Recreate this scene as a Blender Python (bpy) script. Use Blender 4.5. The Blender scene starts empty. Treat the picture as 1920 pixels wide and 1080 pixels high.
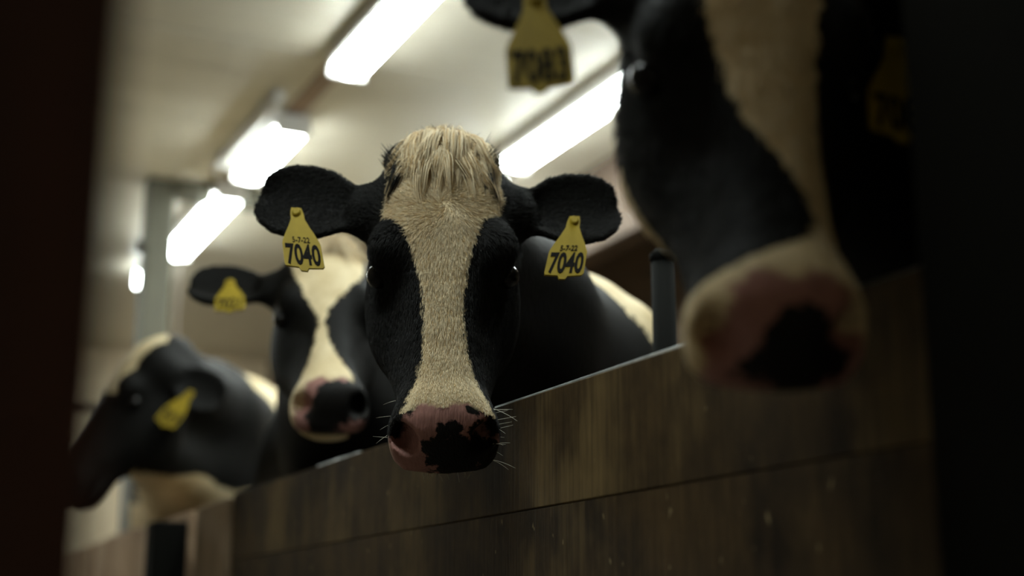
import bpy, bmesh, math, random, time
import numpy as np
from mathutils import Matrix, Vector

T0 = time.time()
rng = np.random.default_rng(7)
random.seed(7)
sc = bpy.context.scene
COL = sc.collection

# ------------------------------------------------------------------ camera, world, exposure
CZ = 0.58
cam_d = bpy.data.cameras.new('camera')
cam = bpy.data.objects.new('camera', cam_d)
COL.objects.link(cam)
cam.location = (0, 0, CZ)
cam.rotation_euler = (math.radians(90 + 13.496), 0, math.radians(-25.192))
cam_d.lens = 50
cam_d.sensor_width = 36
cam_d.clip_start = 0.05
cam_d.dof.use_dof = True
cam_d.dof.focus_distance = 2.16
cam_d.dof.aperture_fstop = 1.5
sc.camera = cam

world = bpy.data.worlds.new('world')
sc.world = world
world.use_nodes = True
world.node_tree.nodes['Background'].inputs[0].default_value = (0.02, 0.019, 0.017, 1)
world.node_tree.nodes['Background'].inputs[1].default_value = 0.3

sc.view_settings.view_transform = 'Standard'
sc.view_settings.look = 'None'
sc.view_settings.gamma = 1
sc.view_settings.use_curve_mapping = False
sc.view_settings.exposure = 0.0
LAMP = 46.0          # emission of the fluorescent diffusers


# ------------------------------------------------------------------ materials
def mat(name):
    m = bpy.data.materials.new(name)
    m.use_nodes = True
    nt = m.node_tree
    return m, nt, nt.nodes['Principled BSDF']


def N(nt, kind, **kw):
    n = nt.nodes.new(kind)
    for k, v in kw.items():
        if k in n.inputs:
            n.inputs[k].default_value = v
        else:
            setattr(n, k, v)
    return n


def simple(name, col, rough=0.6, spec=0.5, metal=0.0, nscale=0, namt=0.2, stretch=None, bump=0.0):
    m, nt, b = mat(name)
    b.inputs['Roughness'].default_value = rough
    b.inputs['Specular IOR Level'].default_value = spec
    b.inputs['Metallic'].default_value = metal
    b.inputs['Base Color'].default_value = (*col, 1)
    if nscale:
        tc = N(nt, 'ShaderNodeTexCoord')
        mp = N(nt, 'ShaderNodeMapping')
        if stretch:
            mp.inputs['Scale'].default_value = stretch
        nz = N(nt, 'ShaderNodeTexNoise', Scale=nscale, Detail=6.0, Roughness=0.6)
        rp = N(nt, 'ShaderNodeValToRGB')
        rp.color_ramp.elements[0].position = 0.3
        rp.color_ramp.elements[1].position = 0.7
        rp.color_ramp.elements[0].color = (*[c * (1 - namt) for c in col], 1)
        rp.color_ramp.elements[1].color = (*[min(1, c * (1 + namt)) for c in col], 1)
        L = nt.links.new
        L(tc.outputs['Object'], mp.inputs[0]); L(mp.outputs[0], nz.inputs['Vector'])
        L(nz.outputs['Fac'], rp.inputs[0]); L(rp.outputs[0], b.inputs['Base Color'])
        if bump:
            bp = N(nt, 'ShaderNodeBump', Strength=bump, Distance=0.01)
            L(nz.outputs['Fac'], bp.inputs['Height']); L(bp.outputs[0], b.inputs['Normal'])
    return m


def emission(name, col, s):
    m, nt, b = mat(name)
    b.inputs['Base Color'].default_value = (0.9, 0.9, 0.9, 1)
    b.inputs['Emission Color'].default_value = (*col, 1)
    b.inputs['Emission Strength'].default_value = s
    return m


def plywood(name, c0, c1, c2, seed=0.0):
    """brown stained boards: blotchy stains, drips running down, worn lighter patches, fine scratches"""
    m, nt, b = mat(name)
    L = nt.links.new
    tc = N(nt, 'ShaderNodeTexCoord')

    def noise(scale, loc, sc_=1.0, detail=5.0, rough=0.6):
        mp = N(nt, 'ShaderNodeMapping')
        mp.inputs['Location'].default_value = loc; mp.inputs['Scale'].default_value = scale
        n = N(nt, 'ShaderNodeTexNoise', Scale=sc_, Detail=detail, Roughness=rough)
        L(tc.outputs['Object'], mp.inputs[0]); L(mp.outputs[0], n.inputs['Vector'])
        return n.outputs['Fac']

    def rng_(src, a, b_, c, d):
        r = N(nt, 'ShaderNodeMapRange')
        for q, v in zip((1, 2, 3, 4), (a, b_, c, d)):
            r.inputs[q].default_value = v
        L(src, r.inputs[0])
        return r.outputs[0]
    blot = noise((5, 5, 3.2), (seed, seed * 1.7, .3), 1.3, 7.0, .68)
    r1 = N(nt, 'ShaderNodeValToRGB')
    r1.color_ramp.elements[0].position = 0.34; r1.color_ramp.elements[0].color = (*c0, 1)
    r1.color_ramp.elements[1].position = 0.66; r1.color_ramp.elements[1].color = (*c1, 1)
    L(blot, r1.inputs[0])
    drip = noise((26, 26, 1.5), (seed + 3.1, 1.0, .4), 1.0, 6.0, .7)
    patch = noise((3.2, 3.2, 2.4), (seed + 7.0, 2.0, .9), 1.0, 4.0, .6)
    ad = N(nt, 'ShaderNodeMath', operation='ADD')
    L(rng_(drip, .35, .75, -.18, .28), ad.inputs[0]); L(rng_(patch, .42, .72, 0, 1), ad.inputs[1])
    mx = N(nt, 'ShaderNodeMix', data_type='RGBA')
    L(rng_(ad.outputs[0], .25, .95, 0, 1), mx.inputs[0]); L(r1.outputs[0], mx.inputs[6]); mx.inputs[7].default_value = (*c2, 1)
    fine = noise((120, 120, 5), (seed, 0, 0), 1.0, 3.0)
    mu = N(nt, 'ShaderNodeMix', data_type='RGBA', blend_type='MULTIPLY'); mu.inputs[0].default_value = 0.6
    L(mx.outputs[2], mu.inputs[6]); L(rng_(fine, .3, .55, .4, 1), mu.inputs[7])
    spots = noise((70, 70, 34), (seed, 3, 1), 1.0, 1.0)
    m2 = N(nt, 'ShaderNodeMix', data_type='RGBA')
    L(rng_(spots, .74, .78, 0, .55), m2.inputs[0]); L(mu.outputs[2], m2.inputs[6]); m2.inputs[7].default_value = (.32, .25, .13, 1)
    L(m2.outputs[2], b.inputs['Base Color'])
    b.inputs['Roughness'].default_value = 0.75
    b.inputs['Specular IOR Level'].default_value = 0.15
    bp = N(nt, 'ShaderNodeBump', Strength=0.3, Distance=0.004)
    L(fine, bp.inputs['Height']); L(bp.outputs[0], b.inputs['Normal'])
    return m


def hide_material(name, white, black, pink, hair_bump=0.5):
    """coat, nose and mottle are the animal's own pigment, stored per vertex as signed distances"""
    m, nt, b = mat(name)
    L = nt.links.new
    tc = N(nt, 'ShaderNodeTexCoord')
    a_coat = N(nt, 'ShaderNodeAttribute', attribute_name='coat')
    a_nose = N(nt, 'ShaderNodeAttribute', attribute_name='nose')
    a_mot = N(nt, 'ShaderNodeAttribute', attribute_name='mottle')
    nz = N(nt, 'ShaderNodeTexNoise', Scale=70.0, Detail=4.0, Roughness=0.6)
    L(tc.outputs['Object'], nz.inputs['Vector'])
    off = N(nt, 'ShaderNodeMapRange'); off.inputs[3].default_value = -0.014; off.inputs[4].default_value = 0.014
    L(nz.outputs['Fac'], off.inputs[0])

    def mask(attr, w=0.003):
        ad = N(nt, 'ShaderNodeMath', operation='ADD')
        L(attr.outputs['Fac'], ad.inputs[0]); L(off.outputs[0], ad.inputs[1])
        mr = N(nt, 'ShaderNodeMapRange', interpolation_type='SMOOTHSTEP')
        mr.inputs[1].default_value = -w; mr.inputs[2].default_value = w
        L(ad.outputs[0], mr.inputs[0])
        return mr.outputs[0]
    # white hair tone variation
    n2 = N(nt, 'ShaderNodeTexNoise', Scale=14.0, Detail=5.0, Roughness=0.7)
    L(tc.outputs['Object'], n2.inputs['Vector'])
    rw = N(nt, 'ShaderNodeValToRGB')
    rw.color_ramp.elements[0].position = 0.3; rw.color_ramp.elements[0].color = (*[c * f for c, f in zip(white, (0.72, 0.66, 0.55))], 1)
    rw.color_ramp.elements[1].position = 0.65; rw.color_ramp.elements[1].color = (*white, 1)
    L(n2.outputs['Fac'], rw.inputs[0])
    m1 = N(nt, 'ShaderNodeMix', data_type='RGBA')
    L(mask(a_coat), m1.inputs[0]); m1.inputs[6].default_value = (*black, 1); L(rw.outputs[0], m1.inputs[7])
    # nose leather: pink with dark pigment patches
    n3 = N(nt, 'ShaderNodeTexNoise', Scale=40.0, Detail=4.0)
    L(tc.outputs['Object'], n3.inputs['Vector'])
    rp = N(nt, 'ShaderNodeValToRGB')
    rp.color_ramp.elements[0].position = 0.3; rp.color_ramp.elements[0].color = (*[c * 0.75 for c in pink], 1)
    rp.color_ramp.elements[1].position = 0.7; rp.color_ramp.elements[1].color = (*pink, 1)
    L(n3.outputs['Fac'], rp.inputs[0])
    m2 = N(nt, 'ShaderNodeMix', data_type='RGBA')
    L(mask(a_mot, 0.002), m2.inputs[0]); L(rp.outputs[0], m2.inputs[6]); m2.inputs[7].default_value = (0.012, 0.011, 0.01, 1)
    m3 = N(nt, 'ShaderNodeMix', data_type='RGBA')
    nm = mask(a_nose, 0.006)
    L(nm, m3.inputs[0]); L(m1.outputs[2], m3.inputs[6]); L(m2.outputs[2], m3.inputs[7])
    L(m3.outputs[2], b.inputs['Base Color'])
    rr = N(nt, 'ShaderNodeMapRange'); rr.inputs[3].default_value = 0.62; rr.inputs[4].default_value = 0.42
    L(nm, rr.inputs[0]); L(rr.outputs[0], b.inputs['Roughness'])
    b.inputs['Specular IOR Level'].default_value = 0.09
    b.inputs['Sheen Weight'].default_value = 0.0
    b.inputs['Sheen Roughness'].default_value = 0.4
    # short hair relief
    mp = N(nt, 'ShaderNodeMapping'); mp.inputs['Scale'].default_value = (260, 260, 45)
    n4 = N(nt, 'ShaderNodeTexNoise', Scale=1.0, Detail=3.0)
    L(tc.outputs['Object'], mp.inputs[0]); L(mp.outputs[0], n4.inputs['Vector'])
    bp = N(nt, 'ShaderNodeBump', Strength=hair_bump, Distance=0.004)
    L(n4.outputs['Fac'], bp.inputs['Height']); L(bp.outputs[0], b.inputs['Normal'])
    return m


def fur_material(name):
    m, nt, b = mat(name)
    a = N(nt, 'ShaderNodeAttribute', attribute_name='tint')
    nt.links.new(a.outputs['Color'], b.inputs['Base Color'])
    b.inputs['Roughness'].default_value = 0.6
    b.inputs['Specular IOR Level'].default_value = 0.25
    return m


WHITE = (0.78, 0.65, 0.42)
BLACK = (0.0062, 0.0058, 0.0050)
PINK = (0.38, 0.195, 0.165)
M = dict(
    ceiling=simple('white_ceiling_plank', (0.60, 0.555, 0.455), 0.45, 0.4, nscale=2, namt=0.06),
    wall=simple('tan_wall_board', (0.86, 0.70, 0.49), 0.7, nscale=3, namt=0.2),
    brown=simple('brown_timber', (0.075, 0.044, 0.024), 0.7, nscale=5, namt=0.3, stretch=(4, .6, 4)),
    floor=simple('stained_concrete', (0.13, 0.11, 0.085), 0.85, nscale=4, namt=0.3, bump=0.3),
    lampboard=simple('tan_lamp_board', (0.27, 0.18, 0.12), 0.7, nscale=8, namt=.2),
    leftwall=simple('grey_painted_wall', (0.22, 0.19, 0.15), 0.7, nscale=3, namt=0.2),
    post=simple('weathered_grey_post', (0.115, 0.11, 0.082), 0.8, nscale=6, namt=0.25, stretch=(6, 6, .6)),
    jamb=simple('dark_painted_timber', (0.045, 0.014, 0.008), 0.75, nscale=5, namt=0.3, stretch=(5, 5, .6)),
    black_jamb=simple('black_painted_timber', (0.006, 0.0055, 0.004), 0.95, 0.03),
    black=simple('matt_black_steel', (0.008, 0.008, 0.007), 0.9, 0.04),
    steel=simple('dull_dark_steel', (0.03, 0.029, 0.027), 0.5, nscale=9, namt=0.3),
    edge_glint=simple('painted_edge_highlight', (0.55, 0.58, 0.58), 0.35, 0.5, 0.6, nscale=25, namt=0.35),  # bright tone painted for light caught along the barrier's top edge
    housing=simple('white_plastic_housing', (0.72, 0.70, 0.66), 0.4),
    tube=emission('fluorescent_diffuser', (0.90, 1.0, 0.965), LAMP),
    tag=simple('yellow_tag_plastic', (0.30, 0.215, 0.018), 0.6, 0.12, nscale=30, namt=0.12),
    ink=simple('black_tag_ink', (0.010, 0.009, 0.008), 0.8, 0.04),
    eye=simple('dark_wet_eye', (0.006, 0.005, 0.004), 0.2, 0.2),
    cord=simple('grey_cord', (0.2, 0.17, 0.14), 0.7),
    whisker=simple('pale_whisker', (0.75, 0.72, 0.6), 0.4),
)
M['ply'] = plywood('brown_stained_plywood', (0.020, 0.012, 0.006), (0.084, 0.052, 0.020), (0.160, 0.108, 0.044))
M['ply2'] = plywood('lower_stained_plywood', (0.020, 0.012, 0.006), (0.082, 0.050, 0.020), (0.160, 0.108, 0.044), 5.3)
M['lit_board'] = plywood('warm_lit_board', (0.36, 0.23, 0.14), (0.52, 0.36, 0.23), (0.6, 0.44, 0.3), 2.2)  # paler, warmer wood tone standing in for warm light on these boards
M['batten'] = plywood('pale_worn_batten', (0.2, 0.14, 0.085), (0.32, 0.23, 0.15), (0.4, 0.3, 0.2), 8.2)
M['hide'] = hide_material('black_and_white_hide', WHITE, BLACK, PINK)
M['fur'] = fur_material('short_cow_hair')


# ------------------------------------------------------------------ object helpers
def link(name, me, m=None, parent=None, loc=None):
    o = bpy.data.objects.new(name, me)
    COL.objects.link(o)
    if m is not None:
        me.materials.append(m)
    if parent is not None:
        o.parent = parent
    if loc is not None:
        o.location = loc
    return o


def box_mesh(x0, x1, y0, y1, z0, z1, bev=0.004, origin=(0, 0, 0), seg=1):
    bm = bmesh.new()
    bmesh.ops.create_cube(bm, size=1)
    for v in bm.verts:
        v.co = Vector((x0 + (v.co.x + .5) * (x1 - x0), y0 + (v.co.y + .5) * (y1 - y0), z0 + (v.co.z + .5) * (z1 - z0))) - Vector(origin)
    if bev:
        bmesh.ops.bevel(bm, geom=bm.edges[:], offset=bev, segments=seg, affect='EDGES')
    me = bpy.data.meshes.new('box')
    bm.to_mesh(me); bm.free()
    return me


def tube_mesh(pts, rad, seg=8, cap=True):
    """a round bar through the points; rad is one radius or one per point"""
    pts = [Vector(p) for p in pts]
    rads = [rad] * len(pts) if not hasattr(rad, '__len__') else rad
    bm = bmesh.new()
    rings = []
    for i, p in enumerate(pts):
        d = (pts[min(i + 1, len(pts) - 1)] - pts[max(i - 1, 0)]).normalized()
        up = Vector((0, 0, 1)) if abs(d.z) < .9 else Vector((1, 0, 0))
        u = d.cross(up).normalized(); w = d.cross(u)
        rings.append([bm.verts.new(p + (u * math.cos(k * 2 * math.pi / seg) + w * math.sin(k * 2 * math.pi / seg)) * rads[i]) for k in range(seg)])
    for a, b in zip(rings, rings[1:]):
        for k in range(seg):
            f = bm.faces.new((a[k], a[(k + 1) % seg], b[(k + 1) % seg], b[k])); f.smooth = True
    if cap:
        bm.faces.new(rings[0][::-1]); bm.faces.new(rings[-1])
    bmesh.ops.recalc_face_normals(bm, faces=bm.faces[:])
    me = bpy.data.meshes.new('tube'); bm.to_mesh(me); bm.free()
    return me


def thing(name, label, cat, loc=(0, 0, 0), group=None):
    o = bpy.data.objects.new(name, None)
    COL.objects.link(o); o.location = loc
    o['label'] = label; o['category'] = cat
    if group:
        o['group'] = group
    return o


def struct(name, me, m):
    o = link(name, me, m)
    o['kind'] = 'structure'
    return o


# ------------------------------------------------------------------ the barn
HC = 2.63                               # ceiling height
XL, XR, YB, YF = -1.7, 3.75, -1.6, 10.8
struct('floor', box_mesh(XL, XR, YB, YF, -0.1, 0.0, 0), M['floor'])
ceil = struct('ceiling', box_mesh(XL, XR, YB, YF, HC + 0.012, HC + 0.1, 0), M['ceiling'])
pw = 0.30
ny = int((YF - YB) / pw)
plank_me = box_mesh(XL + .01, XR - .01, 0.002, pw - 0.006, -0.002, 0.013, 0.004)
plank_me.materials.append(M['ceiling'])
for i in range(ny + 1):
    y = YB + i * pw
    if y + pw > YF:
        break
    p = link('plank', plank_me, None, ceil, (0, y, HC + 0.001 * (i % 3)))
struct('wall_left', box_mesh(XL - .1, XL, YB, YF, 0, HC + .1, 0), M['leftwall'])
wr = struct('wall_right', box_mesh(XR, XR + .1, YB, YF, 0, HC + .1, 0), M['brown'])
struct('wall_back', box_mesh(XL, XR, YB - .1, YB, 0, HC + .1, 0), M['wall'])
wf = struct('wall_far', box_mesh(XL, XR, YF, YF + .1, 0, HC + .1, 0), M['wall'])
board_me = box_mesh(0, 0.34, -0.016, 0.002, 0.02, HC - 0.01, 0.004)
board_me.materials.append(M['wall'])
for i in range(16):
    link('board', board_me, None, wf, (XL + 0.01 + i * 0.34, YF, 0.004 * (i % 2)))
# brown header running along the barn under the ceiling
struct('beam', box_mesh(2.96, 3.10, YB, YF, 2.24, HC, 0.006), M['brown'])
# grey cross beam and its post deep in the barn
struct('cross_beam', box_mesh(1.29, 2.95, 6.40, 6.53, 2.55, HC, 0.006), M['post'])

t = thing('timber_post', 'weathered grey wooden post under the cross beam, behind the lowered cow head', 'post', (1.222, 6.48, 0))
link('post_shaft', box_mesh(-.065, .065, -.065, .065, 0, HC - .004, 0.008), M['post'], t)
link('insulator_knob', tube_mesh([(-.065, 0, 2.30), (-.085, 0, 2.30), (-.10, 0, 2.30)], [.02, .035, .02], 10), M['steel'], t)

t = thing('hanging_cord', 'thin grey cord hanging down beside the grey wooden post', 'cord', (1.36, 6.62, 0))
link('cord_line', tube_mesh([(0, 0, HC - .15), (.004, 0, 1.9), (0, 0, 1.25)], .006, 6), M['cord'], t)
link('end_knot', tube_mesh([(0, 0, 1.27), (0, 0, 1.25), (0, 0, 1.235)], [.007, .014, .006], 8), M['cord'], t)

# dark jambs of the gap the photograph is taken through
t = thing('door_post', 'dark reddish timber post standing closest at the left edge of the gap', 'post', (0.0, 0.62, 0))
link('post_shaft', box_mesh(-.11, .088, -.07, .07, 0, HC - .004, .006), M['jamb'], t)
t = thing('stall_column', 'wide black stall column at the barrier end hiding the neck of the cow tagged 7083', 'column', (0.86, 0.70, 0))
link('column_shaft', box_mesh(0, .34, 0, .274, 0, HC - .004, .008), M['black_jamb'], t)
link('column_foot', box_mesh(-.012, .352, -.012, .286, 0, .08, .004), M['black_jamb'], t)


# ------------------------------------------------------------------ fluorescent fixtures
def fixture(name, x, y0, y1, label, lit=(0.0, 0.0)):
    L = y1 - y0
    r = thing(name, label, 'light', (x, y0, HC - .0125), 'fluorescent strip lights on the barn ceiling')
    link('housing', box_mesh(-.075, .075, 0, L, -.055, -.001, .008, seg=2), M['housing'], r)
    bm = bmesh.new()
    rings = []
    for yy, s in ((0.018, .72), (0.03, .94), (0.05, 1), (L - .05, 1), (L - .03, .94), (L - .018, .72)):
        rings.append([bm.verts.new((-.068 * s * math.cos(math.pi * k / 8), yy, -.054 - .042 * s * math.sin(math.pi * k / 8))) for k in range(9)])
    for a, b in zip(rings, rings[1:]):
        for k in range(8):
            bm.faces.new((a[k], a[k + 1], b[k + 1], b[k])).smooth = True
        bm.faces.new((a[8], a[0], b[0], b[8]))
    bm.faces.new(rings[0]); bm.faces.new(rings[-1][::-1])
    bmesh.ops.recalc_face_normals(bm, faces=bm.faces[:])
    me = bpy.data.meshes.new('diffuser'); bm.to_mesh(me); bm.free()
    link('diffuser', me, M['tube'], r)
    for yy in (0.0, L - .02):
        link('end_cap', box_mesh(-.072, .072, yy, yy + .02, -.09, -.05, .005), M['housing'], r)
    return r


X1, X2 = 1.522, 2.53
struct('trim_1', box_mesh(1.482, 1.562, 1.6, 8.0, HC - .012, HC, .002), M['lampboard'])
struct('trim_2', box_mesh(2.49, 2.57, 2.7, 8.0, HC - .012, HC, .002), M['lampboard'])
t = thing('conduit_pipe', 'pale plastic pipe along the ceiling beside the strip light above the yellow tagged left ear', 'pipe', (1.398, 5.10, HC))
link('pipe_tube', tube_mesh([(0, 0, -.03), (0, .5, -.03), (0, .99, -.03)], .026, 14), M['housing'], t)
for yy in (.12, .84):
    link('pipe_clip', box_mesh(-.034, .034, yy, yy + .03, -.06, -.001, .004), M['housing'], t)
fixture('strip_light', X1, 3.46, 4.66, 'long bright strip light cut by the top edge, left of the yellow tag')
fixture('strip_light', X1, 5.31, 6.03, 'bright strip light just above the left ear of the cow tagged 7040')
fixture('strip_light', X1, 6.32, 7.52, 'bright strip light seen under the cross beam beside the grey post')
t = thing('globe_lamp', 'small round white lamp glowing left of the grey wooden post', 'light', (1.455, 8.16, HC))
link('lamp_base', tube_mesh([(0, 0, 0), (0, 0, -.03), (0, 0, -.045)], [.05, .05, .035], 14), M['housing'], t)
link('globe', tube_mesh([(0, 0, -.04), (0, 0, -.048), (0, 0, -.065), (0, 0, -.088), (0, 0, -.108), (0, 0, -.12), (0, 0, -.124)], [.02, .03, .039, .042, .033, .015, .003], 16), M['tube'], t)
fixture('strip_light', X2, 4.16, 5.37, 'long bright strip light right of the head of the cow tagged 7040')
fixture('strip_light', X2, 5.50, 6.70, 'strip light behind the head of the cow tagged 7040, mostly hidden')
fixture('strip_light', X1, 1.74, 2.94, 'strip light above the head of the cow tagged 7040, out of view')
fixture('strip_light', 0.13, 1.15, 2.39, 'strip light over the aisle in front of the barrier, unseen, added to light the face of the cow tagged 7040')  # added fill lamp above the frame for the central cow's face
fixture('strip_light', 0.45, 7.0, 8.24, 'strip light over the far aisle, unseen, added to brighten the far wall')  # this and the next three are added lamps for the far end
fixture('strip_light', -0.75, 7.0, 8.24, 'strip light left of the far aisle, unseen, added to brighten the far wall')
fixture('strip_light', -0.75, 9.1, 10.34, 'strip light in the far left corner, unseen, added to brighten the far wall')
fixture('strip_light', 0.45, 9.1, 10.34, 'strip light at the far aisle end, unseen, added to brighten the far wall')
fixture('strip_light', X2, 2.84, 4.05, 'strip light hidden behind the dark cow tagged 7083')

# ------------------------------------------------------------------ feed barrier
XP = 0.945
t = thing('feed_barrier', 'low brown plywood feed barrier the cows hold their heads over', 'barrier', (XP, 0, 0))
link('upper_board', box_mesh(0, .026, .99, 3.74, .7563, .928, .0016), M['ply'], t)
link('lower_board', box_mesh(.001, .026, .99, 3.74, .30, .7557, .0016), M['ply2'], t)
link('bottom_board', box_mesh(0, .026, .99, 3.74, .005, .295, .004), M['ply'], t)
link('leak_stop_board', box_mesh(.0262, .04, .99, 3.74, .01, .92, .002), M['brown'], t)  # added behind the board joints to stop light leaking through
link('batten', box_mesh(-.014, .03, 3.75, 4.10, .005, .918, .004), M['batten'], t)
link('lit_pale_board', box_mesh(0, .026, 4.24, 5.10, .005, .918, .004), M['lit_board'], t)  # far stretch of the barrier, warm light put into its colour
link('lit_pale_board', box_mesh(0, .026, 5.11, 5.62, .005, .924, .004), M['lit_board'], t)
link('lit_pale_board', box_mesh(0, .026, 5.63, 9.0, .005, .920, .004), M['lit_board'], t)
for ya, yb in ((1.0, 2.08), (2.74, 3.02)):  # slim bright bars in place of the lit stretches of the edge
    link('edge_highlight', tube_mesh([(.006, ya, .928), (.006, (ya + yb) / 2, .929), (.006, yb, .928)], .0042, 8), M['edge_glint'], t)
link('back_rail', box_mesh(.041, .08, .99, 9.0, .78, .86, .004), M['brown'], t)
for y in (1.0, 3.3, 6.2, 8.8):
    link('support_post', box_mesh(.041, .12, y, y + .09, 0, .78, .004), M['brown'], t)

t = thing('steel_post', 'dark steel post on the near face of the feed barrier under the lowered cow head', 'post', (0.865, 4.17, 0))
link('post_shaft', box_mesh(-.05, .05, -.05, .05, 0.012, .88, .006), M['black'], t)
link('foot_plate', box_mesh(-.06, .06, -.06, .06, 0, .012, .002), M['steel'], t)
t = thing('stall_post', 'slim black stall post standing behind the barrier between the two nearest cows', 'post', (1.345, 2.20, 0))
link('post_shaft', tube_mesh([(0, 0, 0), (0, 0, 1.25)], .022, 12), M['black'], t)
link('post_cap', tube_mesh([(0, 0, 1.245), (0, 0, 1.26), (0, 0, 1.27)], [.024, .024, .012], 12), M['black'], t)
link('foot_plate', box_mesh(-.06, .06, -.06, .06, 0, .01, .002), M['steel'], t)
t = thing('pipe_rail', 'dark pipe rail running to the left behind the lowered cow head', 'rail', (0, 9.0, 0))
link('rail_pipe', tube_mesh([(-1.69, 0, 1.91), (1.62, 0, 1.91)], .028, 8), M['steel'], t)
link('rail_post', tube_mesh([(1.60, 0, 0), (1.60, 0, 1.94)], .035, 10), M['steel'], t)

# ------------------------------------------------------------------ animal sculpting: implicit body -> one surface
def smin(a, b, k):
    h = np.maximum(k - np.abs(a - b), 0) / k
    return np.minimum(a, b) - h * h * k * 0.25


class Field:
    def __init__(s, xs, ys, zs):
        s.xs, s.ys, s.zs = [np.asarray(v, np.float32) for v in (xs, ys, zs)]
        s.D = np.full((len(xs), len(ys), len(zs)), 9.0, np.float32)

    def sub(s, lo, hi):
        sl = []
        for ax, l, h in zip((s.xs, s.ys, s.zs), lo, hi):
            i0 = max(0, np.searchsorted(ax, l) - 1); i1 = min(len(ax), np.searchsorted(ax, h) + 1)
            sl.append(slice(i0, max(i1, i0 + 1)))
        return tuple(sl), s.xs[sl[0]][:, None, None], s.ys[sl[1]][None, :, None], s.zs[sl[2]][None, None, :]

    def ell(s, c, r, k=0.08, cut=False):
        c = np.array(c, float); r = np.array(r, float)
        sl, X, Y, Z = s.sub(c - r - .12, c + r + .12)
        px, py, pz = X - c[0], Y - c[1], Z - c[2]
        k0 = np.sqrt((px / r[0]) ** 2 + (py / r[1]) ** 2 + (pz / r[2]) ** 2)
        k1 = np.sqrt((px / r[0] ** 2) ** 2 + (py / r[1] ** 2) ** 2 + (pz / r[2] ** 2) ** 2) + 1e-6
        d = (k0 * (k0 - 1) / k1).astype(np.float32)
        s.D[sl] = -smin(-s.D[sl], d, k) if cut else smin(s.D[sl], d, k)

    def cone(s, a, b, ra, rb, k=0.06, flat=1.0):
        a = np.array(a, float); b = np.array(b, float); R = max(ra, rb) * max(1, flat) + .12
        sl, X, Y, Z = s.sub(np.minimum(a, b) - R, np.maximum(a, b) + R)
        ba = b - a; bb = ba @ ba
        px, py, pz = X - a[0], Y - a[1], Z - a[2]
        h = np.clip((px * ba[0] + py * ba[1] + pz * ba[2]) / bb, 0, 1)
        d = np.sqrt((px - h * ba[0]) ** 2 + ((py - h * ba[1]) * flat) ** 2 + (pz - h * ba[2]) ** 2) - (ra + (rb - ra) * h)
        s.D[sl] = smin(s.D[sl], d.astype(np.float32), k)

    def surface(s):
        """naive surface nets on the (unevenly spaced) grid"""
        D = s.D; ins = D < 0
        nx, ny, nz = D.shape
        cnt = np.zeros((nx - 1, ny - 1, nz - 1), np.int8)
        for i in (0, 1):
            for j in (0, 1):
                for k in (0, 1):
                    cnt += ins[i:nx - 1 + i, j:ny - 1 + j, k:nz - 1 + k]
        act = (cnt > 0) & (cnt < 8)
        I, J, K = np.nonzero(act)
        idx = np.full(act.shape, -1, np.int32); idx[I, J, K] = np.arange(len(I))
        P = np.zeros((len(I), 3)); C = np.zeros(len(I))
        G = (s.xs, s.ys, s.zs)
        B = (I, J, K)
        cor = [(i, j, k) for i in (0, 1) for j in (0, 1) for k in (0, 1)]
        val = {c: D[I + c[0], J + c[1], K + c[2]] for c in cor}
        for c in cor:
            for ax in range(3):
                if c[ax]:
                    continue
                e = list(c); e[ax] = 1; e = tuple(e)
                a, b = val[c], val[e]
                m = (a < 0) != (b < 0)
                tt = np.where(m, a / np.where(m, a - b, 1), 0)
                for q in range(3):
                    g = G[q]
                    base = g[B[q] + c[q]]
                    if q == ax:
                        base = base + tt * (g[B[q] + 1] - g[B[q]])
                    P[:, q] += np.where(m, base, 0)
                C += m
        P /= np.maximum(C, 1)[:, None]
        quads = []
        for ax in range(3):
            s0 = [slice(1, n - 1) for n in (nx, ny, nz)]
            s0[ax] = slice(0, D.shape[ax] - 1)
            s1 = list(s0); s1[ax] = slice(1, D.shape[ax])
            a = ins[tuple(s0)]; b = ins[tuple(s1)]
            for flag, flip in ((a & ~b, False), (~a & b, True)):
                E = list(np.nonzero(flag))
                for q in range(3):
                    if q != ax:
                        E[q] = E[q] + 1
                u, v = [(1, 2), (2, 0), (0, 1)][ax]
                def cell(du, dv):
                    e = [x.copy() for x in E]; e[u] -= du; e[v] -= dv
                    return idx[e[0], e[1], e[2]]
                Q = np.stack([cell(1, 1), cell(0, 1), cell(0, 0), cell(1, 0)], 1)
                quads.append(Q[:, ::-1] if flip else Q)
        return P, np.concatenate(quads)


def grid_axis(lo, hi, f0, f1, fine, coarse):
    a = np.arange(lo, max(lo, f0), coarse)
    b = np.arange(max(lo, f0), min(hi, f1), fine)
    c = np.arange(min(hi, f1), hi + coarse, coarse)
    return np.unique(np.round(np.concatenate([a, b, c]), 5))


# head profile along the face, t = 0 at the poll, metres
HT = [-.03, -.015, 0, .03, .07, .12, .18, .23, .28, .34, .40, .44, .48, .515, .54, .555, .566]
HNF = [-.080, -.048, -.032, -.010, .006, .014, .012, .006, .001, -.004, -.006, -.004, -.002, -.010, -.026, -.045, -.075]
HNB = [-.12, -.14, -.15, -.165, -.185, -.205, -.235, -.25, -.247, -.225, -.19, -.17, -.155, -.145, -.135, -.12, -.085]
HWF = [.030, .066, .084, .100, .110, .112, .105, .094, .079, .066, .060, .062, .069, .077, .077, .072, .056]
HWB = [.03, .06, .078, .096, .108, .117, .124, .124, .115, .100, .083, .073, .071, .077, .077, .072, .056]


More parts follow.
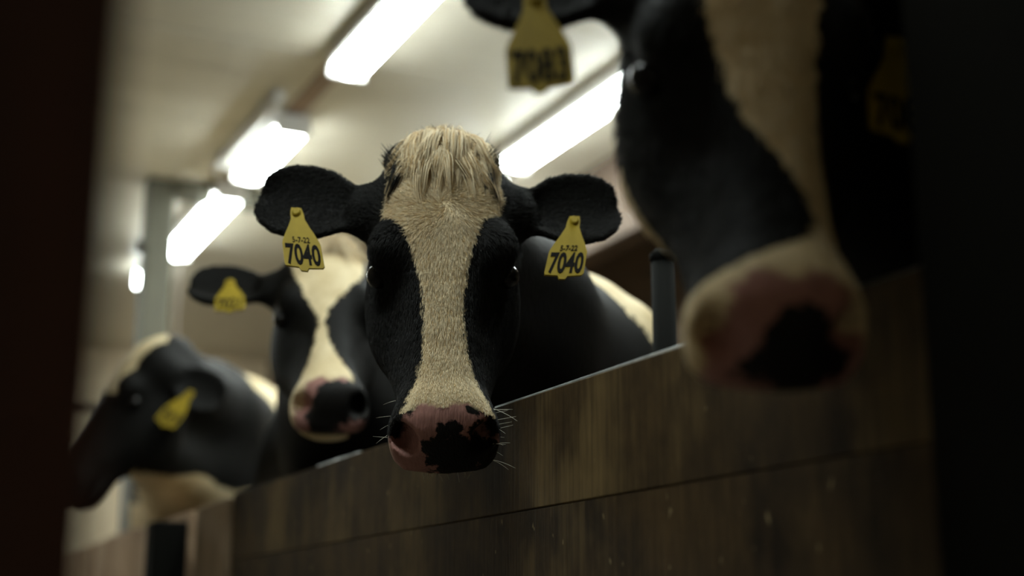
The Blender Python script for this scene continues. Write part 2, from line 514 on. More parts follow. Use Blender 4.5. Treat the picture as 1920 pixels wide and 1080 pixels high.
def head_axes(yaw, pitch, roll):
    """columns: lateral (viewer's right when the animal looks at the viewer), face axis down, face normal"""
    h = np.array([math.cos(yaw), math.sin(yaw), 0]); up = np.array([0, 0, 1.0])
    a = -up * math.cos(pitch) + h * math.sin(pitch)
    n = h * math.cos(pitch) + up * math.sin(pitch)
    r = np.cross(up, h)
    c, s_ = math.cos(roll), math.sin(roll)
    r2 = r * c + a * s_
    a2 = a * c - r * s_
    return np.stack([r2, a2, n], 1)


def ear_frame(side, droop, fwd):
    """ear base and axes in head coordinates (lateral, t, n)"""
    e = np.array([side * (1.0 if fwd > -.5 else .62), droop, -0.18 + fwd]); e /= np.linalg.norm(e)
    g = np.array([0.12 * side, -0.05, 1.0]); g -= e * (g @ e); g /= np.linalg.norm(g)
    f = np.cross(g, e); f *= np.sign(f[1])
    return np.array([side * .098, .105, -.085]), e, f, g


def build_cow(name, label, loc, heading, poll, hyaw, hpitch, hroll, coat_fn, mottle_fn, ear_droop=(-.12, -.12),
              ear_len=(.20, .20), ear_fwd=0.0, fine=.008, coarse=.026, scale=1.0, neck_drop=0.0, hs=1.0, slim=1.0, gullet=(.21, -.185, .085)):
    """heading = direction the body faces, poll = world position of the poll, hyaw = direction the face looks to"""
    loc = np.array(loc, float)
    c, s_ = math.cos(heading), math.sin(heading)
    W2L = np.array([[c, s_, 0], [-s_, c, 0], [0, 0, 1]])
    H = W2L @ head_axes(hyaw, hpitch, hroll) * hs
    O = W2L @ (np.array(poll) - loc)
    hp = lambda l, t_, n: O + H @ np.array([l, t_, n])
    corners = np.array([hp(l, t_, n) for l in (-.33, .33) for t_ in (-.05, .25) for n in (-.12, .03)] +
                       [hp(l, t_, n) for l in (-.13, .13) for t_ in (-.04, .60) for n in (-.28, .04)])
    lo, hi = corners.min(0) - .01, corners.max(0) + .01
    k = scale
    ext_lo = np.minimum(np.array([-1.15 * k, -.50 * k, -.03]), lo - .03)
    ext_hi = np.maximum(np.array([.98 * k, .50 * k, 1.52 * k]), hi + .03)
    F = Field(*[grid_axis(ext_lo[q], ext_hi[q], lo[q], hi[q], fine, coarse) for q in range(3)])
    S = lambda x, y, z: [x * k, y * k * slim, z * k]
    # trunk
    F.ell(S(.0, 0, .97), S(.72, .37, .40), .1)
    F.ell(S(.48, 0, .98), S(.46, .30, .41), .15)
    F.ell(S(-.60, 0, 1.06), S(.40, .285, .33), .15)
    F.cone(S(.58, 0, 1.27), S(-.05, 0, 1.27), .12 * k, .09 * k, .12)
    F.cone(S(-.05, 0, 1.27), S(-.80, 0, 1.28), .09 * k, .09 * k, .12)
    for sd in (-1, 1):
        F.ell(S(.50, sd * .20, .98), S(.20, .11, .32), .12)
        F.ell(S(-.50, sd * .215, 1.29), S(.09, .07, .07), .12)
        F.ell(S(-.66, sd * .20, .93), S(.26, .13, .30), .12)
        # front leg: elbow, knee, fetlock, hoof
        y = sd * .19
        F.cone(S(.50, y, .86), S(.47, y, .66), .115 * k, .085 * k, .08)
        F.cone(S(.47, y, .66), S(.48, y, .40), .08 * k, .056 * k, .04)
        F.cone(S(.48, y, .40), S(.47, y, .14), .056 * k, .045 * k, .03)
        F.cone(S(.47, y, .14), S(.52, y, .045), .05 * k, .06 * k, .03)
        # hind leg: stifle, hock, fetlock, hoof
        F.cone(S(-.58, y, .90), S(-.46, y, .66), .18 * k, .11 * k, .08)
        F.cone(S(-.46, y, .66), S(-.76, y, .48), .105 * k, .058 * k, .05)
        F.cone(S(-.76, y, .48), S(-.72, y, .14), .058 * k, .045 * k, .03)
        F.cone(S(-.72, y, .14), S(-.66, y, .045), .05 * k, .06 * k, .03)
    F.ell(S(-.38, 0, .60), S(.22, .17, .17), .08)
    for sx in (-.30, -.47):
        for sd in (-1, 1):
            F.cone(S(sx, sd * .08, .50), S(sx, sd * .085, .41), .022 * k, .016 * k, .03)
    F.cone(S(-.90, 0, 1.30), S(-1.03, 0, 1.15), .05 * k, .035 * k, .05)
    F.cone(S(-1.03, 0, 1.15), S(-1.04, 0, .62), .035 * k, .03 * k, .03)
    F.cone(S(-1.04, 0, .62), S(-1.03, 0, .36), .045 * k, .03 * k, .03)
    F.ell(S(.76, 0, .82), S(.14, .12, .20), .15)
    # neck
    nape = hp(0, .085, -.150); throat = hp(0, gullet[0], gullet[1])
    b1 = np.array(S(.62, 0, 1.12)); b2 = np.array(S(.66, 0, .98))
    m1 = (b1 + nape) / 2 + np.array([0, 0, .0 - neck_drop]); m2 = (b2 + throat) / 2 + np.array([0, 0, -.02 - neck_drop])
    F.cone(b1, m1, .25 * k * slim, .17 * k, .12); F.cone(m1, nape, .17 * k, .105 * k, .08)
    F.cone(b2, m2, .24 * k * slim, .15 * k, .12); F.cone(m2, throat, .15 * k, gullet[2] * k, .08)
    # head, in its own coordinates
    sl, X, Y, Z = F.sub(lo, hi)
    p = [X - O[0], Y - O[1], Z - O[2]]
    Hi = np.linalg.inv(H)
    l, t_, n = [(p[0] * Hi[q, 0] + p[1] * Hi[q, 1] + p[2] * Hi[q, 2]).astype(np.float32) for q in range(3)]
    tq = np.clip(((t_ + .03) / .6 * 1199), 0, 1199).astype(np.int32)
    tt = np.linspace(-.03, .57, 1200)
    ker = np.ones(31) / 31
    def prof(v):
        q = np.interp(tt, HT, v)
        q = np.convolve(np.pad(q, 15, mode='edge'), ker, 'valid')
        return q.astype(np.float32)[tq]
    nf, nb, wf_, wb = prof(HNF), prof(HNB), prof(HWF), prof(HWB)
    cc = (nf + nb) / 2; hd = np.maximum((nf - nb) / 2, .008)
    v = (n - cc) / hd
    sm = np.clip((v + .35) / 1.1, 0, 1); sm = sm * sm * (3 - 2 * sm)
    w = wb + (wf_ - wb) * sm
    al = np.abs(l)
    q = ((al / w) ** 2.5 + np.abs(v) ** 2.5) ** 0.4
    d = (q - 1) * np.minimum(w, hd)
    d = np.maximum(d, np.maximum(t_ - .568, -t_ - .034))
    def hell(c0, r0):
        dl, dt, dn = (al - c0[0]) if c0[0] else l, t_ - c0[1], n - c0[2]
        k0 = np.sqrt((dl / r0[0]) ** 2 + (dt / r0[1]) ** 2 + (dn / r0[2]) ** 2)
        return (k0 - 1) * min(r0)
    d = smin(d, hell((.088, .205, -.04), (.032, .042, .042)), .03)        # brow
    d = smin(d, hell((.075, .27, -.17), (.042, .075, .062)), .04)          # cheek muscle
    d = smin(d, hell((0, .51, -.065), (.077, .055, .062)), .03)             # muzzle bulb
    d = smin(d, hell((0, .485, -.142), (.060, .05, .030)), .03)            # chin
    d = -smin(-d, hell((.126, .237, -.066), (.022, .024, .024)), .012)     # eye socket
    d = -smin(-d, hell((.054, .540, -.040), (.017, .022, .022)), .012)     # nostril
    d = -smin(-d, hell((.064, .524, -.052), (.014, .018, .026)), .010)     # nostril tail
    d = -smin(-d, hell((0, .53, -.112), (.10, .075, .006)), .006)          # mouth line
    # ears: thin cupped leaves
    for i, sd in enumerate((-1, 1)):
        B_, e_, f_, g_ = ear_frame(sd, ear_droop[i], ear_fwd)
        L_ = ear_len[i]
        dl, dt, dn = l - B_[0], t_ - B_[1], n - B_[2]
        pe = (dl * e_[0] + dt * e_[1] + dn * e_[2]) / L_
        pf = dl * f_[0] + dt * f_[1] + dn * f_[2]
        pg = dl * g_[0] + dt * g_[1] + dn * g_[2]
        s0 = np.clip(pe, 0, 1)
        hw = np.interp(np.linspace(0, 1, 400), [0, .12, .28, .45, .62, .78, .90, .97, 1], [.038, .037, .046, .066, .072, .068, .054, .034, .012]).astype(np.float32)[(s0 * 399).astype(np.int32)] * (L_ / .20) ** .4
        u = pf / hw
        cup = .024 * np.clip(s0 * 3, 0, 1)
        g0 = cup * (np.minimum(u * u, 1.6) - .55) + .018 * s0 * s0
        thick = .0085 + .02 * np.clip(1 - s0 * 3.2, 0, 1) + (.004 if fine > .006 else 0)
        ex = np.maximum((np.abs(u) - 1) * hw * .9 + thick, 0)
        et = np.maximum(np.maximum(pe - 1, -.25 - pe) * L_ + thick, 0)
        de = np.sqrt(ex * ex + et * et + (pg - g0) ** 2) - thick
        root = np.sqrt((np.maximum(np.abs(pe - .0) - .12, 0) * L_) ** 2 + (pf * .8) ** 2 + pg ** 2) - .038
        d = smin(d, root.astype(np.float32), .03)
        d = smin(d, de.astype(np.float32), .012)
    d = d * hs
    F.D[sl] = smin(F.D[sl], d.astype(np.float32), .028)
    P, Qd = F.surface()
    # keep the body only
    me = bpy.data.meshes.new(name)
    me.from_pydata(P.tolist(), [], Qd.tolist())
    me.update()
    # light smoothing, twice
    E = np.zeros(len(me.edges) * 2, np.int32); me.edges.foreach_get('vertices', E); E = E.reshape(-1, 2)
    for it in range(3):
        acc = np.zeros_like(P); cn = np.zeros(len(P))
        for q in range(3):
            acc[:, q] = np.bincount(E[:, 0], P[E[:, 1], q], len(P)) + np.bincount(E[:, 1], P[E[:, 0], q], len(P))
        cn = np.bincount(E[:, 0], minlength=len(P)) + np.bincount(E[:, 1], minlength=len(P))
        P = P + (acc / np.maximum(cn, 1)[:, None] - P) * .5
    me.vertices.foreach_set('co', P.astype(np.float32).ravel())
    me.update()
    me.shade_smooth()
    hc = (P - O) @ Hi.T                                   # head coordinates of every vertex
    ish = np.all((P > lo) & (P < hi), 1) & (np.abs(hc[:, 0]) < .34) & (hc[:, 1] > -.06) & (hc[:, 2] > -.29)
    coat, nose = coat_fn(P / k, hc, ish)
    mot = mottle_fn(hc)
    for nm, vals in (('coat', coat), ('nose', nose), ('mottle', mot)):
        at = me.attributes.new(nm, 'FLOAT', 'POINT'); at.data.foreach_set('value', vals.astype(np.float32))
    o = link(name, me, M['hide'])
    o.location = loc; o.rotation_euler = (0, 0, heading)
    o['label'] = label; o['category'] = 'cow'
    # eyes
    for sd in (-1, 1):
        bm = bmesh.new(); bmesh.ops.create_uvsphere(bm, u_segments=20, v_segments=14, radius=.020 * hs)
        for f_ in bm.faces: f_.smooth = True
        em = bpy.data.meshes.new('eye'); bm.to_mesh(em); bm.free()
        link('eye', em, M['eye'], o, hp(sd * .1045, .237, -.068))
    info = dict(o=o, H=H, O=O, hp=hp, P=P, hc=hc, ish=ish, coat=coat, nose=nose, droop=ear_droop, elen=ear_len, fwd=ear_fwd, hs=hs, me=me)
    return info


def text_mesh(txt, size, bold=0.0, sx=1.0):
    cu = bpy.data.curves.new('txt', 'FONT')
    cu.body = txt; cu.size = size; cu.align_x = 'CENTER'; cu.align_y = 'CENTER'; cu.offset = bold; cu.extrude = 0.0004
    cu.resolution_u = 3
    o = bpy.data.objects.new('txt', cu); COL.objects.link(o)
    bpy.context.view_layer.update()
    me = bpy.data.meshes.new_from_object(o.evaluated_get(bpy.context.evaluated_depsgraph_get()))
    bpy.data.objects.remove(o); bpy.data.curves.remove(cu)
    for v in me.vertices:
        v.co.x *= sx
    me.materials.clear()
    return me


TAG_PTS = [(-.0085, 0.006), (-.011, -.004), (-.0115, -.014), (-.017, -.026), (-.0245, -.040), (-.0295, -.050), (-.0315, -.056),
           (-.0325, -.090), (-.031, -.094), (-.010, -.0955), (-.007, -.101), (.003, -.1015), (.006, -.0965), (.029, -.095), (.0318, -.0915),
           (.0312, -.056), (.029, -.050), (.0245, -.040), (.017, -.026), (.0115, -.014), (.011, -.004), (.0085, .006)]


def ear_tag(cow, side, s, f, yaw, roll, number, date, size=1.0, skew=(0, 0), tip=-.16, out=0.032):
    """hung from the front of the ear; s along the ear, f across it"""
    i = 0 if side < 0 else 1
    B_, e_, f_, g_ = ear_frame(side, cow['droop'][i], cow['fwd'])
    u = f / .063
    g0 = .024 * (u * u - .55) + .018 * s * s
    hc = B_ + e_ * s * cow['elen'][i] + f_ * f + g_ * (g0 + out)
    pos = cow['hp'](*hc)
    Rm = cow['H'] / cow['hs']
    x = Vector(Rm[:, 0]); z = -Vector(Rm[:, 1]); n = Vector(Rm[:, 2])
    bas = Matrix((x, z, n)).transposed()                    # local X right, Y up, Z towards viewer
    rot = bas @ Matrix.Rotation(roll, 3, 'Z') @ Matrix.Rotation(yaw, 3, 'Y') @ Matrix.Rotation(tip, 3, 'X')
    th = .0016
    bm = bmesh.new()
    fr = [bm.verts.new((a, b, th)) for a, b in TAG_PTS]
    bk = [bm.verts.new((a, b, -th)) for a, b in TAG_PTS]
    bm.faces.new(fr[::-1]); bm.faces.new(bk)
    nP = len(TAG_PTS)
    for j in range(nP):
        bm.faces.new((fr[j], fr[(j + 1) % nP], bk[(j + 1) % nP], bk[j]))
    bmesh.ops.recalc_face_normals(bm, faces=bm.faces[:])
    bmesh.ops.triangulate(bm, faces=[q for q in bm.faces if len(q.verts) > 4])
    me = bpy.data.meshes.new('ear_tag'); bm.to_mesh(me); bm.free()
    tg = link('ear_tag', me, M['tag'], cow['o'])
    tg.matrix_local = Matrix.Translation(Vector(pos)) @ rot.to_4x4() @ Matrix.Diagonal((size * .95, size * 1.2, size, 1))
    nm = link('tag_number', text_mesh(number, .047, .0012, .60), M['ink'], tg)
    nm.location = (0, -.0765, th + .0004)
    if date:
        dm = link('tag_date', text_mesh(date, .013, .0001, .85), M['ink'], tg)
        dm.location = (0, -.0505, th + .0004)
    for part in (tg.data, nm.data) + ((dm.data,) if date else ()):    # plastic that has warped a little out of square
        oy = 0 if part is tg.data else (-.0765 if part is nm.data else -.0505)
        for v in part.vertices:
            x0, y0 = v.co.x, v.co.y
            v.co.x = x0 - (y0 + oy) * skew[0]; v.co.y = y0 + x0 * skew[1]
    st = link('tag_stud', tube_mesh([(0, -.002, -.006), (0, -.002, .003), (0, -.002, .006)], [.0075, .0075, .005], 14), M['tag'], tg)
    return tg


# ------------------------------------------------------------------ hair
def hair_object(name, parent, pts, rad, tint):
    """pts (n, m, 3); rad (m,) root to tip; tint (n, 3)"""
    n, m_, _ = pts.shape
    hcv = bpy.data.hair_curves.new(name)
    hcv.add_curves([m_] * n)
    hcv.attributes['position'].data.foreach_set('vector', pts.astype(np.float32).ravel())
    ra = hcv.attributes.get('radius') or hcv.attributes.new('radius', 'FLOAT', 'POINT')
    ra.data.foreach_set('value', np.tile(np.asarray(rad, np.float32), n))
    ta = hcv.attributes.new('tint', 'FLOAT_COLOR', 'CURVE')
    ta.data.foreach_set('color', np.concatenate([tint, np.ones((n, 1))], 1).astype(np.float32).ravel())
    hcv.materials.append(M['fur'])
    o = bpy.data.objects.new(name, hcv); COL.objects.link(o)
    o.parent = parent; o['kind'] = 'stuff'
    return o


# ------------------------------------------------------------------ coats
def lerp(x, xs, ys):
    return np.interp(x, xs, ys)


def blob(hc, l, t_, rl, rt):
    d = np.sqrt(((hc[:, 0] - l) / rl) ** 2 + ((hc[:, 1] - t_) / rt) ** 2)
    return (1 - d) * min(rl, rt)


def nose_mask(hc, top=.500, half=.066):
    l, t_, n = hc.T
    d1 = t_ - (top - .004 + .55 * np.clip(np.abs(l) - .036, 0, 1) + .010 * np.exp(-(l / .012) ** 2))
    d2 = half + .02 * (t_ > .52) - np.abs(l)
    d3 = n + .105
    return np.minimum(np.minimum(d1, d2), d3)


# hero, tag 7040
H_T = [-.02, .01, .045, .085, .120, .153, .170, .188, .215, .250, .28, .315, .36, .41, .45, .475, .50]
H_L = [-.042, -.062, -.086, -.090, -.094, -.098, -.078, -.064, -.054, -.046, -.038, -.033, -.032, -.034, -.041, -.054, -.064]
H_R = [.044, .064, .090, .094, .100, .088, .062, .055, .048, .040, .034, .031, .031, .038, .050, .064, .076]


def hero_coat(P, hc, ish):
    l, t_, n = hc.T
    head = np.minimum(l - lerp(t_, H_T, H_L), lerp(t_, H_T, H_R) - l)
    head = np.minimum(head, n + .075 + .02 * (t_ > .4))
    head = np.where(t_ > .505, -.01, head)
    rim = np.minimum(np.minimum(t_ - .530, -l - .064), .02)             # white lip corner on one side
    chin = np.minimum(np.minimum(t_ - .50, -.100 - n), .02) - .004
    head = np.where(t_ > .47, np.maximum(np.maximum(head, rim), np.where(l < .02, chin, -.02)), head)
    body = np.full(len(P), -.05)
    x, y, z = P.T
    flank = (np.sqrt((y / .32) ** 2 + ((z - .98) / .42) ** 2) - .90) * .3
    flank = np.minimum(np.minimum(flank, y - .04), np.minimum(.72 - x, z - .72))
    body = np.maximum(np.maximum(body, np.minimum(flank, .05)), np.minimum(.42 - z, .05))
    return np.where(ish & (np.abs(l) < .2), np.where(ish, head, body), np.where(ish, -.05, body)), np.where(ish, nose_mask(hc), -.05)


def hero_mottle(hc):
    v = -.02 * np.ones(len(hc))
    for b in ((.020, .561, .044, .021), (.060, .545, .024, .026), (.0, .540, .013, .012), (.016, .534, .012, .009), (-.050, .503, .007, .008), (.044, .506, .010, .006),
              (-.078, .50, .014, .022), (-.01, .557, .022, .016)):
        v = np.maximum(v, blob(hc, *b))
    return v


def near_coat(P, hc, ish):
    l, t_, n = hc.T
    T_ = [-.02, .06, .14, .23, .28, .325, .365, .40, .43, .452, .468, .480, .492, .56]
    L_ = [-.066, -.066, -.058, -.050, -.040, -.024, .004, .026, .036, .026, -.010, -.045, -.085, -.12]
    R_ = [.072, .070, .066, .056, .052, .052, .056, .060, .064, .070, .078, .09, .10, .10]
    head = np.minimum(l - lerp(t_, T_, L_), lerp(t_, T_, R_) - l)
    strip = np.minimum(np.minimum(t_ - .28, -.165 - n), -l)      # pale jaw edge
    head = np.where(t_ < .44, np.maximum(head, np.minimum(strip, .02)), head)
    x, y, z = P.T
    body = np.maximum(-.05, np.minimum(.35 - z, .05))
    body = np.maximum(body, .2 - np.hypot(x + .35, z - 1.1))
    return np.where(ish & (np.abs(l) < .14), head, np.where(ish, -.05, body)), np.where(ish, nose_mask(hc - np.array([.006, 0, 0]), .494, .056), -.05)


def near_mottle(hc):
    v = -.02 * np.ones(len(hc))
    for b in ((.014, .552, .036, .030), (.045, .548, .022, .020), (-.01, .560, .034, .012)):
        v = np.maximum(v, blob(hc, *b))
    return v


def back_coat(P, hc, ish):
    l, t_, n = hc.T
    T_ = [-.02, .04, .10, .16, .22, .27, .31, .36, .41, .45, .47, .56]
    L_ = [-.062, -.084, -.086, -.076, -.058, -.036, -.026, -.032, -.046, -.064, -.09, -.12]
    R_ = [.06, .085, .085, .070, .030, -.002, -.012, -.006, .010, .034, .048, .042]
    head = np.minimum(l - lerp(t_, T_, L_), lerp(t_, T_, R_) - l)
    x, y, z = P.T
    body = np.maximum(-.05, np.minimum(.4 - z, .05))
    body = np.maximum(body, np.minimum(.16 - np.abs(x - .05 + .2 * np.sin(4 * z)), .05))
    return np.where(ish & (np.abs(l) < .14), head, np.where(ish, -.05, body)), np.where(ish, nose_mask(hc, .498, .056), -.05)


def back_mottle(hc):
    v = -.02 * np.ones(len(hc))
    for b in ((.012, .538, .046, .034), (-.012, .556, .040, .026), (.055, .525, .03, .034)):
        v = np.maximum(v, blob(hc, *b))
    return v


def low_coat(P, hc, ish):
    l, t_, n = hc.T
    star = np.minimum(np.minimum(.088 - np.abs(l), .24 - t_), n + .045)
    throat = np.minimum(.952 - P[:, 2] + .012 * np.sin(14 * P[:, 0]), np.maximum(-.19 - n, np.where(ish, -.05, .05)))
    throat = np.minimum(np.minimum(throat, P[:, 0] - .55), .03)
    head = np.maximum(np.minimum(star, .03), throat)
    x, y, z = P.T
    body = np.maximum(-.05, np.minimum(.35 - z, .05))
    body = np.maximum(body, throat)
    body = np.maximum(body, np.minimum(np.minimum(z - 1.16 - .05 * np.sin(6 * x), .80 - x), .05))
    return np.where(ish & (np.abs(l) < .15), head, np.where(ish, -.05, body)), np.where(ish, nose_mask(hc), -.05)


def low_mottle(hc):
    return np.full(len(hc), .02) - np.maximum(0, .53 - hc[:, 1]) * .2


# ------------------------------------------------------------------ the four cows
A = lambda hx, hy: math.atan2(hy, hx)
hero = build_cow('cow', 'black cow with a white blaze looking straight over the barrier, ear tags 7040',
                 (1.755, 3.18, 0), A(-.62, -.785), (.853, 2.085, 1.385), A(-.84, -2.06), math.radians(16.5), math.radians(-0.8),
                 hero_coat, hero_mottle, ear_droop=(-.22, -.13), ear_len=(.222, .208), fine=.0044, coarse=.024, scale=.96, slim=.80)

near = build_cow('cow', 'large dark cow with a white blaze closest on the right, ear tags 7083',
                 (2.30, 1.45, 0), A(-.97, -.25), (.796, 1.120, 1.372), A(-.42, -1.0), math.radians(13), math.radians(0),
                 near_coat, near_mottle, ear_droop=(-.10, .70), fine=.0065, coarse=.026)
back = build_cow('cow', 'black and white cow facing out behind the left ear of the cow tagged 7040',
                 (1.60, 4.40, 0), A(-.42, -.91), (1.00, 3.16, 1.497), A(-.80, -3.10), math.radians(37), math.radians(0),
                 back_coat, back_mottle, ear_len=(.23, .21), fine=.007, coarse=.028, scale=.95)
low = build_cow('cow', 'black cow turned sideways with its head lowered beside the grey post',
                (1.62, 6.06, 0), A(-.42, -.91), (.825, 4.39, 1.485), A(-1.0, -.12), math.radians(32), math.radians(0),
                low_coat, low_mottle, ear_droop=(.1, .05), ear_fwd=-1.15, ear_len=(.19, .20), fine=.009, coarse=.03, scale=1.1, hs=1.05, neck_drop=-.02, gullet=(.29, -.205, .085))


def fur(cow, bvh, count, whorl, length, seed):
    """short coat hair over the head, lying away from the forehead whorl"""
    g = np.random.default_rng(seed)
    me, hc, P = cow['me'], cow['hc'], cow['P']
    nv = len(P)
    Nn = np.zeros(nv * 3, np.float32); me.vertices.foreach_get('normal', Nn); Nn = Nn.reshape(-1, 3)
    Q = np.zeros(len(me.polygons) * 4, np.int32); me.polygons.foreach_get('vertices', Q); Q = Q.reshape(-1, 4)
    ok = cow['ish'][Q].all(1) & (hc[Q[:, 0], 2] > -.20) & (cow['nose'][Q[:, 0]] < -.004)
    Q = Q[ok]
    a = P[Q]
    area = np.linalg.norm(np.cross(a[:, 2] - a[:, 0], a[:, 3] - a[:, 1]), axis=1)
    area = area * np.where(cow['coat'][Q[:, 0]] > 0, 1.6, .7)
    pick = g.choice(len(Q), count, p=area / area.sum())
    u, v = g.random((2, count, 1))
    a = a[pick]
    root = (a[:, 0] * (1 - u) + a[:, 1] * u) * (1 - v) + (a[:, 3] * (1 - u) + a[:, 2] * u) * v
    q0 = Q[pick, 0]
    nr = Nn[q0]; h = hc[q0]
    H = cow['H'] / cow['hs']
    d = np.stack([h[:, 0] - whorl[0], h[:, 1] - whorl[1], np.zeros(count)], 1)
    r = np.linalg.norm(d, axis=1, keepdims=True) + 1e-6
    d = d / r
    ang = 1.1 * np.exp(-r[:, 0] / .03)
    d = np.stack([d[:, 0] * np.cos(ang) - d[:, 1] * np.sin(ang), d[:, 0] * np.sin(ang) + d[:, 1] * np.cos(ang), d[:, 2]], 1)
    d[:, 1] += np.where(h[:, 1] > .2, 1.0, 0)
    ear = np.abs(h[:, 0]) > .135
    d[ear] = np.stack([np.sign(h[ear, 0]), .1 * np.ones(ear.sum()), np.zeros(ear.sum())], 1)
    d = d + .22 * g.normal(size=d.shape)
    dw = d @ H.T
    dw = dw - nr * np.sum(dw * nr, 1, keepdims=True)
    dw /= np.linalg.norm(dw, axis=1, keepdims=True) + 1e-6
    L = length * np.interp(h[:, 1], [.36, .48], [1, .45])[:, None] * np.where(np.abs(cow['coat'][q0]) < .008, .6, 1.0)[:, None] * np.where(np.abs(h[:, :1]) > .13, .6, 1.0) * (.6 + .8 * g.random((count, 1))) * np.where(r < .05, 1.15, 1.0)
    k = np.array([0, .33, .66, 1.0])
    pts = root[:, None] - nr[:, None] * .0006 + L[:, None] * (dw[:, None] * k[None, :, None] + nr[:, None] * (.62 * k - .34 * k * k)[None, :, None])
    white = cow['coat'][q0] + .005 * (g.random(count) - .5) > 0
    tone = (.75 + .35 * g.random((count, 1)))
    tint = np.where(white[:, None], np.array([.84, .71, .48]) * tone, np.array([.0065, .006, .005]) * tone)
    warm = (g.random(count) < .18) & white
    tint[warm] *= np.array([.72, .6, .42])
    return hair_object('short_fur', cow['o'], pts, [.00034, .00032, .00025, .0001], tint)


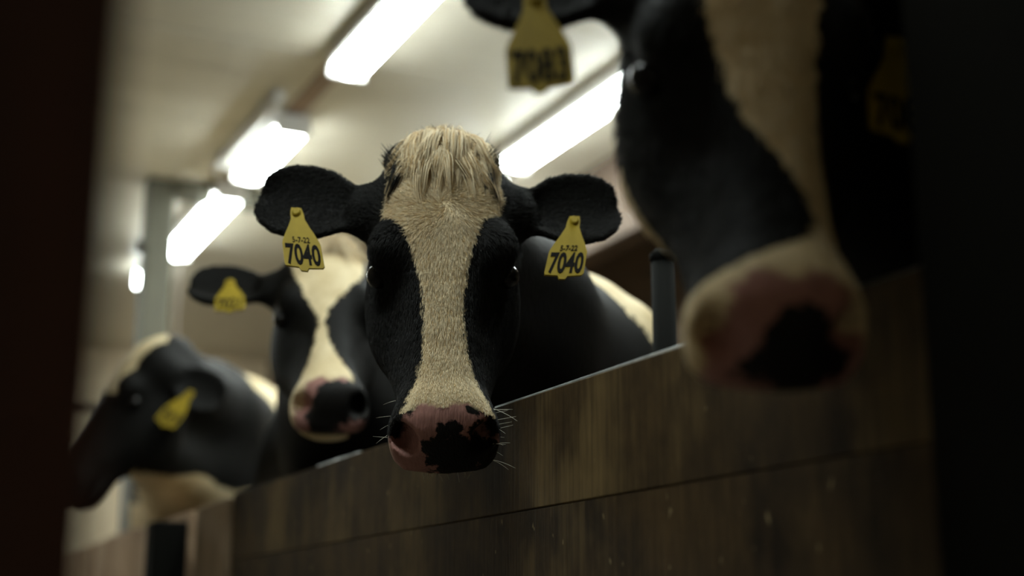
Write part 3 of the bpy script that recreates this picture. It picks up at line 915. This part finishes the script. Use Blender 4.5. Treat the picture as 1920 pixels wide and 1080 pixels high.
def forelock(cow, count, seed):
    """the long poll hair falling over the forehead in locks"""
    g = np.random.default_rng(seed)
    from mathutils.bvhtree import BVHTree
    me = cow['me']
    sel = np.zeros(len(me.polygons) * 4, np.int32); me.polygons.foreach_get('vertices', sel); sel = sel.reshape(-1, 4)
    okp = cow['ish'][sel].all(1)
    bvh = BVHTree.FromPolygons([tuple(c) for c in cow['hc']], sel[okp].tolist())

    def on_face(l, t_, lift):
        l = max(-.092, min(.092, l))
        for _ in range(12):                                  # stay on the head: pull strays back towards the middle
            hit = bvh.ray_cast(Vector((l, t_, .3)), Vector((0, 0, -1)))
            if hit[0] is not None and hit[0].z > -.085:
                break
            l *= .93; t_ = t_ + .002
        n = max(hit[0].z, -.09) if hit[0] is not None else -.09
        return np.array([l, t_, n + lift])
    K = 8
    locks = []
    for c in range(210):
        a = g.uniform(-1, 1)
        l0 = a * .054 + g.normal() * .009
        t0 = -.028 + .075 * g.random() ** 1.3 + .02 * abs(a)
        Ln = (.035 + .10 * g.random() ** 1.6) * (1 - .3 * abs(a))
        dx = a * g.uniform(.3, 1.1) + g.normal() * .14
        hgt = g.uniform(.35, 1.0) * (1 - .75 * a * a) * (1 if t0 < .015 else .55)
        path = []
        for k in range(K):
            s_ = k / (K - 1)
            lift = .004 + .047 * hgt * math.sin(math.pi * min(1, s_ * .98 + .1)) * (1 - .5 * s_)
            l = l0 + dx * Ln * s_ + .004 * math.sin(5 * s_ + c)
            t_ = t0 + Ln * s_ * math.sqrt(max(.2, 1 - min(.8, dx * dx))) - .020 * hgt * math.sin(math.pi * min(1, s_ * 1.6)) * (t0 < .015)
            path.append(on_face(l, max(t_, -.045), lift))
        locks.append(np.array(path))
    # short upright hairs on the crest
    pts = np.zeros((count, K, 3)); tint = np.zeros((count, 3))
    for i in range(count):
        b = locks[g.integers(len(locks))]
        off = np.array([g.normal() * .0055, g.normal() * .006, g.normal() * .0025])
        taper = np.linspace(1, .5, K)[:, None]
        cut = g.uniform(.45, 1.0)
        kk = np.linspace(0, (K - 1) * cut, K)
        base = np.stack([np.interp(kk, np.arange(K), b[:, q]) for q in range(3)], 1)
        pts[i] = base + off * taper
        tone = g.uniform(.7, 1.08)
        tint[i] = np.array([.84, .71, .48]) * tone if abs(b[0, 0]) < .060 else np.array([.0065, .006, .005])
        if g.random() < .22:
            tint[i] *= (.74, .62, .45)
    up = count // 7
    for i in range(up):
        l = g.normal() * .045; t_ = g.uniform(-.03, .0)
        p0 = on_face(l, t_, -.004)
        Ln = g.uniform(.02, .042) * (1 - min(.7, abs(l) / .12))
        k = np.linspace(0, 1, K)[:, None]
        pts[i] = p0 + np.array([l * .6, -1, .25]) * Ln * k + np.array([g.normal() * .3, .4, .6]) * Ln * k * k
        blk = abs(l) > .058 or g.random() < .12
        tint[i] = np.array([.0065, .006, .005]) if blk else np.array([.84, .71, .48]) * g.uniform(.6, 1.05)
    for i in range(up, up + count // 26):                  # dark tufts standing off the sides of the poll
        sd = 1 if g.random() < .5 else -1
        l0, t0 = sd * g.uniform(.060, .088), g.uniform(.0, .065)
        while on_face(l0, t0, 0)[2] < -.085 and abs(l0) > .02:
            l0 *= .92
        p0 = on_face(l0, t0, -.003)
        k = np.linspace(0, 1, K)[:, None]
        pts[i] = p0 + g.uniform(.010, .024) * k * np.array([sd * (.7 + .3 * g.random()), -.5 + .4 * g.normal(), .45 + .2 * g.normal()])
        tint[i] = np.array([.0065, .006, .005])
    w = cow['O'] + (pts.reshape(-1, 3) @ cow['H'].T)
    return hair_object('forelock', cow['o'], w.reshape(count, K, 3), [.0006, .0006, .00058, .00055, .0005, .0004, .0003, .0001], tint)


def whiskers(cow, seed):
    g = np.random.default_rng(seed)
    me = cow['me']
    rows = []
    for side, n_, lo_, hi_ in ((1, 15, .47, .555), (-1, 5, .46, .52)):
        for i in range(n_):
            t_ = lo_ + (hi_ - lo_) * i / (n_ - 1) + g.normal() * .005
            n0 = -.07 + g.normal() * .014
            l0 = side * .074
            Ln = g.uniform(.014, .042)
            drop = g.uniform(-.15, 1.0)
            k = np.linspace(0, 1, 6)[:, None]
            rows.append(np.array([l0, t_, n0]) + Ln * k * np.array([side * .95, drop * .5, .25]) + Ln * k * k * np.array([0, .30 * drop, 0]))
    for i in range(9):
        k = np.linspace(0, 1, 6)[:, None]
        rows.append(np.array([g.uniform(-.05, .05), .562, -.11]) + g.uniform(.008, .02) * k * np.array([g.normal() * .3, 1, .2]))
    pts = np.array(rows)
    w = cow['O'] + pts.reshape(-1, 3) @ cow['H'].T
    tint = np.tile([.8, .76, .62], (len(pts), 1))
    return hair_object('whiskers', cow['o'], w.reshape(len(pts), 6, 3), [.00034, .00034, .0003, .00025, .0002, .0001], tint)


fur(hero, None, 125000, (0.0, .150), .0105, 3)
forelock(hero, 9500, 4)
whiskers(hero, 5)
forelock(back, 1600, 9)
forelock(near, 1200, 11)
fur(near, None, 16000, (0.0, .150), .013, 6)

ear_tag(hero, -1, .62, .034, -.12, 0, '7040', '5-7-22', 1.08, skew=(.24, -.14))
ear_tag(hero, 1, .55, .036, .12, 0, '7040', '5-7-22', 1.08, skew=(-.28, .07))
ear_tag(near, -1, .56, .046, -.1, .05, '7083', '', 1.12)
ear_tag(near, 1, .46, .046, .1, -.12, '7083', '', 1.12)
ear_tag(back, -1, .55, .0, -.1, .05, '7021', '', 1.12)
ear_tag(low, 1, .55, .03, .9, -.05, '7019', '', 1.12)
print('SCRIPT', time.time() - T0)
